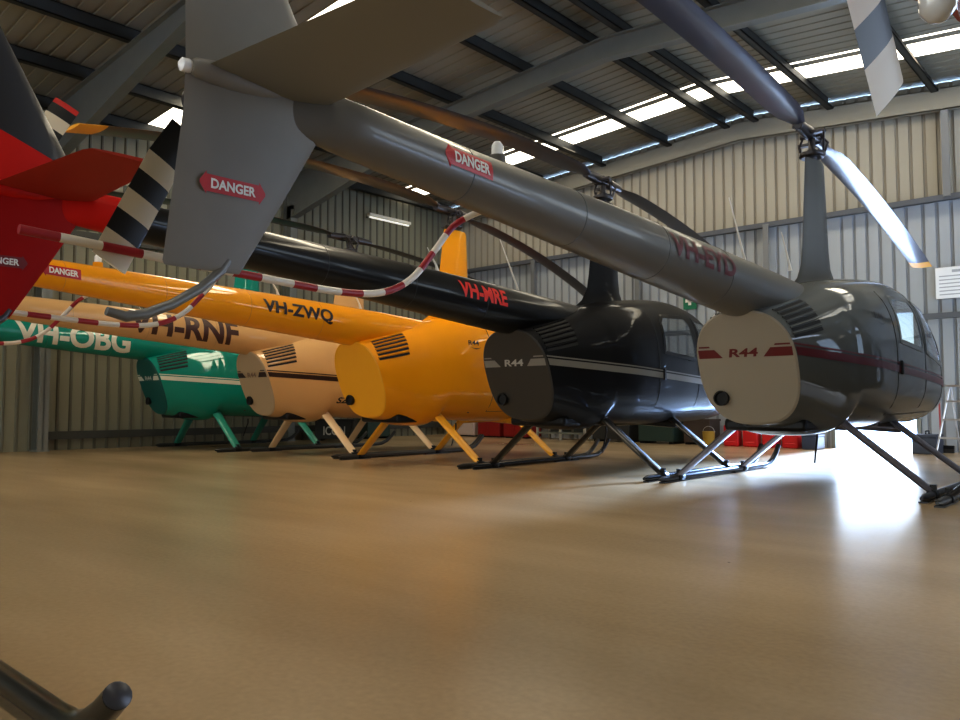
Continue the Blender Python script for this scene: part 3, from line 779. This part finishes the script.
def shelf_unit(R, F, w, d, h, label):
    t = thing('shelving_unit', label, 'shelf', (R,F,0))
    mt = pbr('shelf_grey', (.20,.21,.18), .5)
    for x in (-w/2, w/2, 0):
        m = MB(); m.box((x-.02,-d/2,0),(x+.02,-d/2+.04,h)); m.build('post', pbr('shelf_post', (.42,.4,.34), .5), t)
        m = MB(); m.box((x-.02,d/2-.04,0),(x+.02,d/2,h)); m.build('post', pbr('shelf_post', (.42,.4,.34), .5), t)
    for z in (.12,.42,h-.03):
        m = MB(); m.box((-w/2,-d/2,z),(w/2,d/2,z+.03)); m.build('shelf', mt, t)
    m = MB(); m.box((-w/2,d/2-.01,.1),(w/2,d/2,h)); m.build('back_panel', pbr('shelf_back', (.11,.12,.10), .6), t)
shelf_unit(-9.15, 12.8, 1.15, .45, .75, 'low grey shelving unit with pale posts seen beneath the black tail cowl')
# dark crates
def crate(R, F, w, d, h, rz, label, mat, group=None, letters=None):
    t = thing('crate', label, 'crate', (R,F,0), rz, group)
    m = MB(); m.box((-w/2,-d/2,.04),(w/2,d/2,h-.03)); b = m.build('crate_body', mat, t, bevel=.012)
    m = MB(); m.box((-w/2-.012,-d/2-.012,h-.035),(w/2+.012,d/2+.012,h)); m.build('lid', mat, t, bevel=.006)
    for x in (-w/2+.06, w/2-.06):
        m = MB(); m.box((x-.04,-d/2+.02,0),(x+.04,d/2-.02,.04)); m.build('foot', M_dark, t)
    if letters:
        vs, fs = text_mesh(letters, w=.42, h=.17, bold=.02)
        m = MB(); m.add([(x, -d/2-.004, h*.47+y) for x, y, _ in vs], fs); m.build('stencil_letters', pbr('stencil_pale', (.62,.60,.55), .6), b, recalc=False, smooth=False)
M_cr = pbr('crate_dark', (.022,.022,.02), .6); M_cr2 = pbr('crate_green', (.02,.045,.035), .6); M_cr3 = pbr('crate_brown', (.06,.04,.03), .7)
crate(-12.35, 9.55, .75, .5, .42, radians(42), 'black crate with pale stencilled letters seen between the cream and teal struts', M_cr, letters='ICON')
crate(-12.55, 10.6, .6, .5, .5, radians(90), 'dark green crate against the left wall beyond the lettered crate', M_cr2)
crate(-8.0, 12.85, .8, .5, .62, 0, 'dark crate by the front wall, right of the grey shelving', M_cr)
crate(-7.05, 12.85, .7, .5, .5, 0, 'dark green crate by the front wall under the black cabin', M_cr2)
crate(-6.3, 12.9, .5, .4, .45, 0, 'brown crate by the front wall left of the jerry cans', M_cr3)
# yellowish bucket
t = thing('bucket', 'dull yellow bucket on the floor left of the red jerry cans', 'bucket', (-5.98,12.5,0))
m = MB(); m.lathe([(.085,0),(.105,.24),(.11,.245),(.11,.25),(.10,.25),(.08,.02)], n=20); m.build('pail', pbr('bucket_yellow', (.42,.28,.05), .5), t)
m = MB(); m.tube([(.105*cos(a),0,.235+.10*sin(a)) for a in [pi*i/12 for i in range(13)]], .004, 6); m.build('bail_handle', M_alu, t)
# blue-grey drum by the doorway
t = thing('toolbox', 'dark blue toolbox on the floor left of the open doorway', 'toolbox', (-4.34,12.75,0))
m = MB(); m.box((-.11,-.2,0),(.11,.2,.2)); m.build('toolbox_body', pbr('tool_blue', (.04,.055,.10), .45), t, bevel=.012)
m = MB(); m.box((-.115,-.205,.2),(.115,.205,.235)); m.build('lid', pbr('tool_blue', (.04,.055,.1), .45), t, bevel=.008)
m = MB(); m.tube([(0,-.1,.235),(0,-.09,.28),(0,.09,.28),(0,.1,.235)], .01, 8); m.build('handle', M_dark, t)
t = thing('toolbox', 'dark blue toolbox on the floor right of the open doorway, before the ladder', 'toolbox', (-2.72,12.7,0))
m = MB(); m.box((-.16,-.2,0),(.16,.2,.24)); m.build('toolbox_body', pbr('tool_blue2', (.05,.06,.09), .45), t, bevel=.012)
m = MB(); m.box((-.165,-.205,.24),(.165,.205,.28)); m.build('lid', pbr('tool_blue2', (.05,.06,.09), .45), t, bevel=.008)
m = MB(); m.tube([(0,-.1,.28),(0,-.09,.325),(0,.09,.325),(0,.1,.28)], .01, 8); m.build('handle', M_dark, t)
# stepladder at the right edge
t = thing('stepladder', 'silver folding stepladder before the front wall at the right edge', 'ladder', (-2.2,12.3,0), radians(-20))
for x in (-.22,.22):
    m = MB(); m.tube([(x,-.28,0),(x*.75,-.0,.95)], .014, 8); m.build('front_rail', M_alu, t)
    m = MB(); m.tube([(x,.3,0),(x*.75,.03,.95)], .012, 8); m.build('rear_leg', M_alu, t)
for z in (.25,.5,.75):
    q = 1-z/.95*.25; y = -.28*(1-z/.95)
    m = MB(); m.box((-.22*q,y-.02,z-.012),(.22*q,y+.07,z+.012)); m.build('tread', M_alu, t)
m = MB(); m.box((-.19,-.07,.95),(.19,.09,.975)); m.build('top_plate', M_alu, t)
# red pole leaning on the front wall
t = thing('broom', 'thin red pole leaning upright on the front wall right of the doorway', 'broom', (-2.62,13.05,0))
m = MB(); m.tube([(0,0,.1),(-.03,.08,1.56)], .013, 10); m.build('broom_handle', pbr('pole_red', (.35,.05,.04), .5), t)
m = MB(); m.box((-.17,-.025,.06),(.17,.025,.11)); m.build('broom_head', M_dark, t, bevel=.008)
m = MB(); m.box((-.165,-.03,0),(.165,.03,.06)); m.build('bristles', pbr('bristle_dark', (.03,.025,.02), .9, bump=.8), t)
# signs
t = thing('notice_sign', 'white notice board with faint lines on the front wall at far right', 'sign', (-2.42,FF-.06,2.52))
m = MB(); m.box((-.24,-.012,-.235),(.24,.012,.235)); m.build('board', pbr('sign_white', (.82,.84,.86), .5), t, bevel=.004)
m = MB()
for i in range(6):
    z = .10-.055*i; w = .19-random.uniform(0,.06); m.box((-.19,-.0145,z-.008),(-.19+2*w,-.0125,z+.008))
m.box((-.02,-.0145,.15),(.14,-.0125,.19)); m.build('printed_lines', pbr('print_grey', (.42,.44,.48), .6), t)
t = thing('first_aid_sign', 'small green sign with white cross on the front wall between black and grey', 'sign', (-6.66,FF-.06,2.62))
m = MB(); m.box((-.13,-.01,-.16),(.13,.01,.16)); m.build('panel', pbr('sign_green', (.01,.16,.08), .5), t, bevel=.003)
m = MB(); m.box((-.03,-.014,-.085),(.03,-.0105,.085)); m.box((-.085,-.014,-.03),(.085,-.0105,.03)); m.build('cross', M_white, t)
# fluorescent batten on the left wall
t = thing('fluorescent_batten', 'white fluorescent batten high on the left wall near the corner', 'light', (RL+.30,11.2,4.72))
m = MB(); m.box((-.05,-.6,0),(.05,.6,.06)); m.build('housing', pbr('batten_white', (.75,.72,.62), .5), t, bevel=.006)
m = MB(); m.tube([(0,-.57,-.025),(0,.57,-.025)], .019, 12); m.build('lamp_tube', pbr('tube_white', (.9,.88,.8), .3, emit=.6), t)
for y in (-.4,.4):
    m = MB(); m.box((-.29,y-.015,.02),(-.04,y+.015,.05)); m.build('wall_bracket', M_steel, t)

# ------------------------------------------------------------------ light, world, camera
w = bpy.data.worlds.new('outside'); scene.world = w; w.use_nodes = True
N = w.node_tree.nodes; L = w.node_tree.links; bg = N['Background']
sky = N.new('ShaderNodeTexSky'); sky.sky_type = 'NISHITA'; sky.sun_disc = False; sky.sun_elevation = radians(48); sky.sun_rotation = radians(60)
L.new(sky.outputs[0], bg.inputs[0]); bg.inputs[1].default_value = .35
def area(name, loc, rot, sx, sy, power, col):
    l = bpy.data.lights.new(name, 'AREA'); l.shape = 'RECTANGLE'; l.size = sx; l.size_y = sy; l.energy = power; l.color = col
    o = bpy.data.objects.new(name, l); COL.objects.link(o); o.location = loc; o.rotation_euler = rot; return o
# daylight entering by the openings
area('daylight_rear_door', (-4.5, FB+.1, 2.4), (radians(90), 0, 0), 15, 4.4, 300, (1.0,.86,.62))
area('daylight_right_door', (RR-.03, (RD0+RD1)/2, RDZ/2), (0, radians(90), 0), RDZ, RD1-RD0, 190, (.66,.78,1.0))
area('daylight_doorway', ((DR0+DR1)/2, FF-.02, 1.06), (radians(-90), 0, 0), 1.15, 2.05, 40, (.68,.79,1.0))
for k, (f, p) in enumerate(((1.2, 70), (6.08, 260), (11.85, 90))):
    area('skylight_strip_%d' % (k+1), (-6.2, f, 5.50), (0, 0, 0), 12.5, .4, p, (1.0,.88,.66))
sun = bpy.data.lights.new('sun', 'SUN'); sun.energy = 75; sun.angle = radians(13); sun.color = (.36,.57,1.0)
so = bpy.data.objects.new('sun', sun); COL.objects.link(so)
d = Vector((.03,-1.,-.31)); so.rotation_euler = d.to_track_quat('-Z','Y').to_euler()

cam = bpy.data.cameras.new('camera'); co = bpy.data.objects.new('camera', cam); COL.objects.link(co)
cam.sensor_width = 36; cam.lens = 778.3/960*36; cam.clip_start = .02; cam.clip_end = 300
co.location = (0, 0, .716); co.rotation_euler = (pi/2+.0563, 0, .731)
scene.camera = co
scene.view_settings.view_transform = 'Standard'
scene.view_settings.look = 'None'
scene.view_settings.exposure = .30
scene.view_settings.gamma = .84
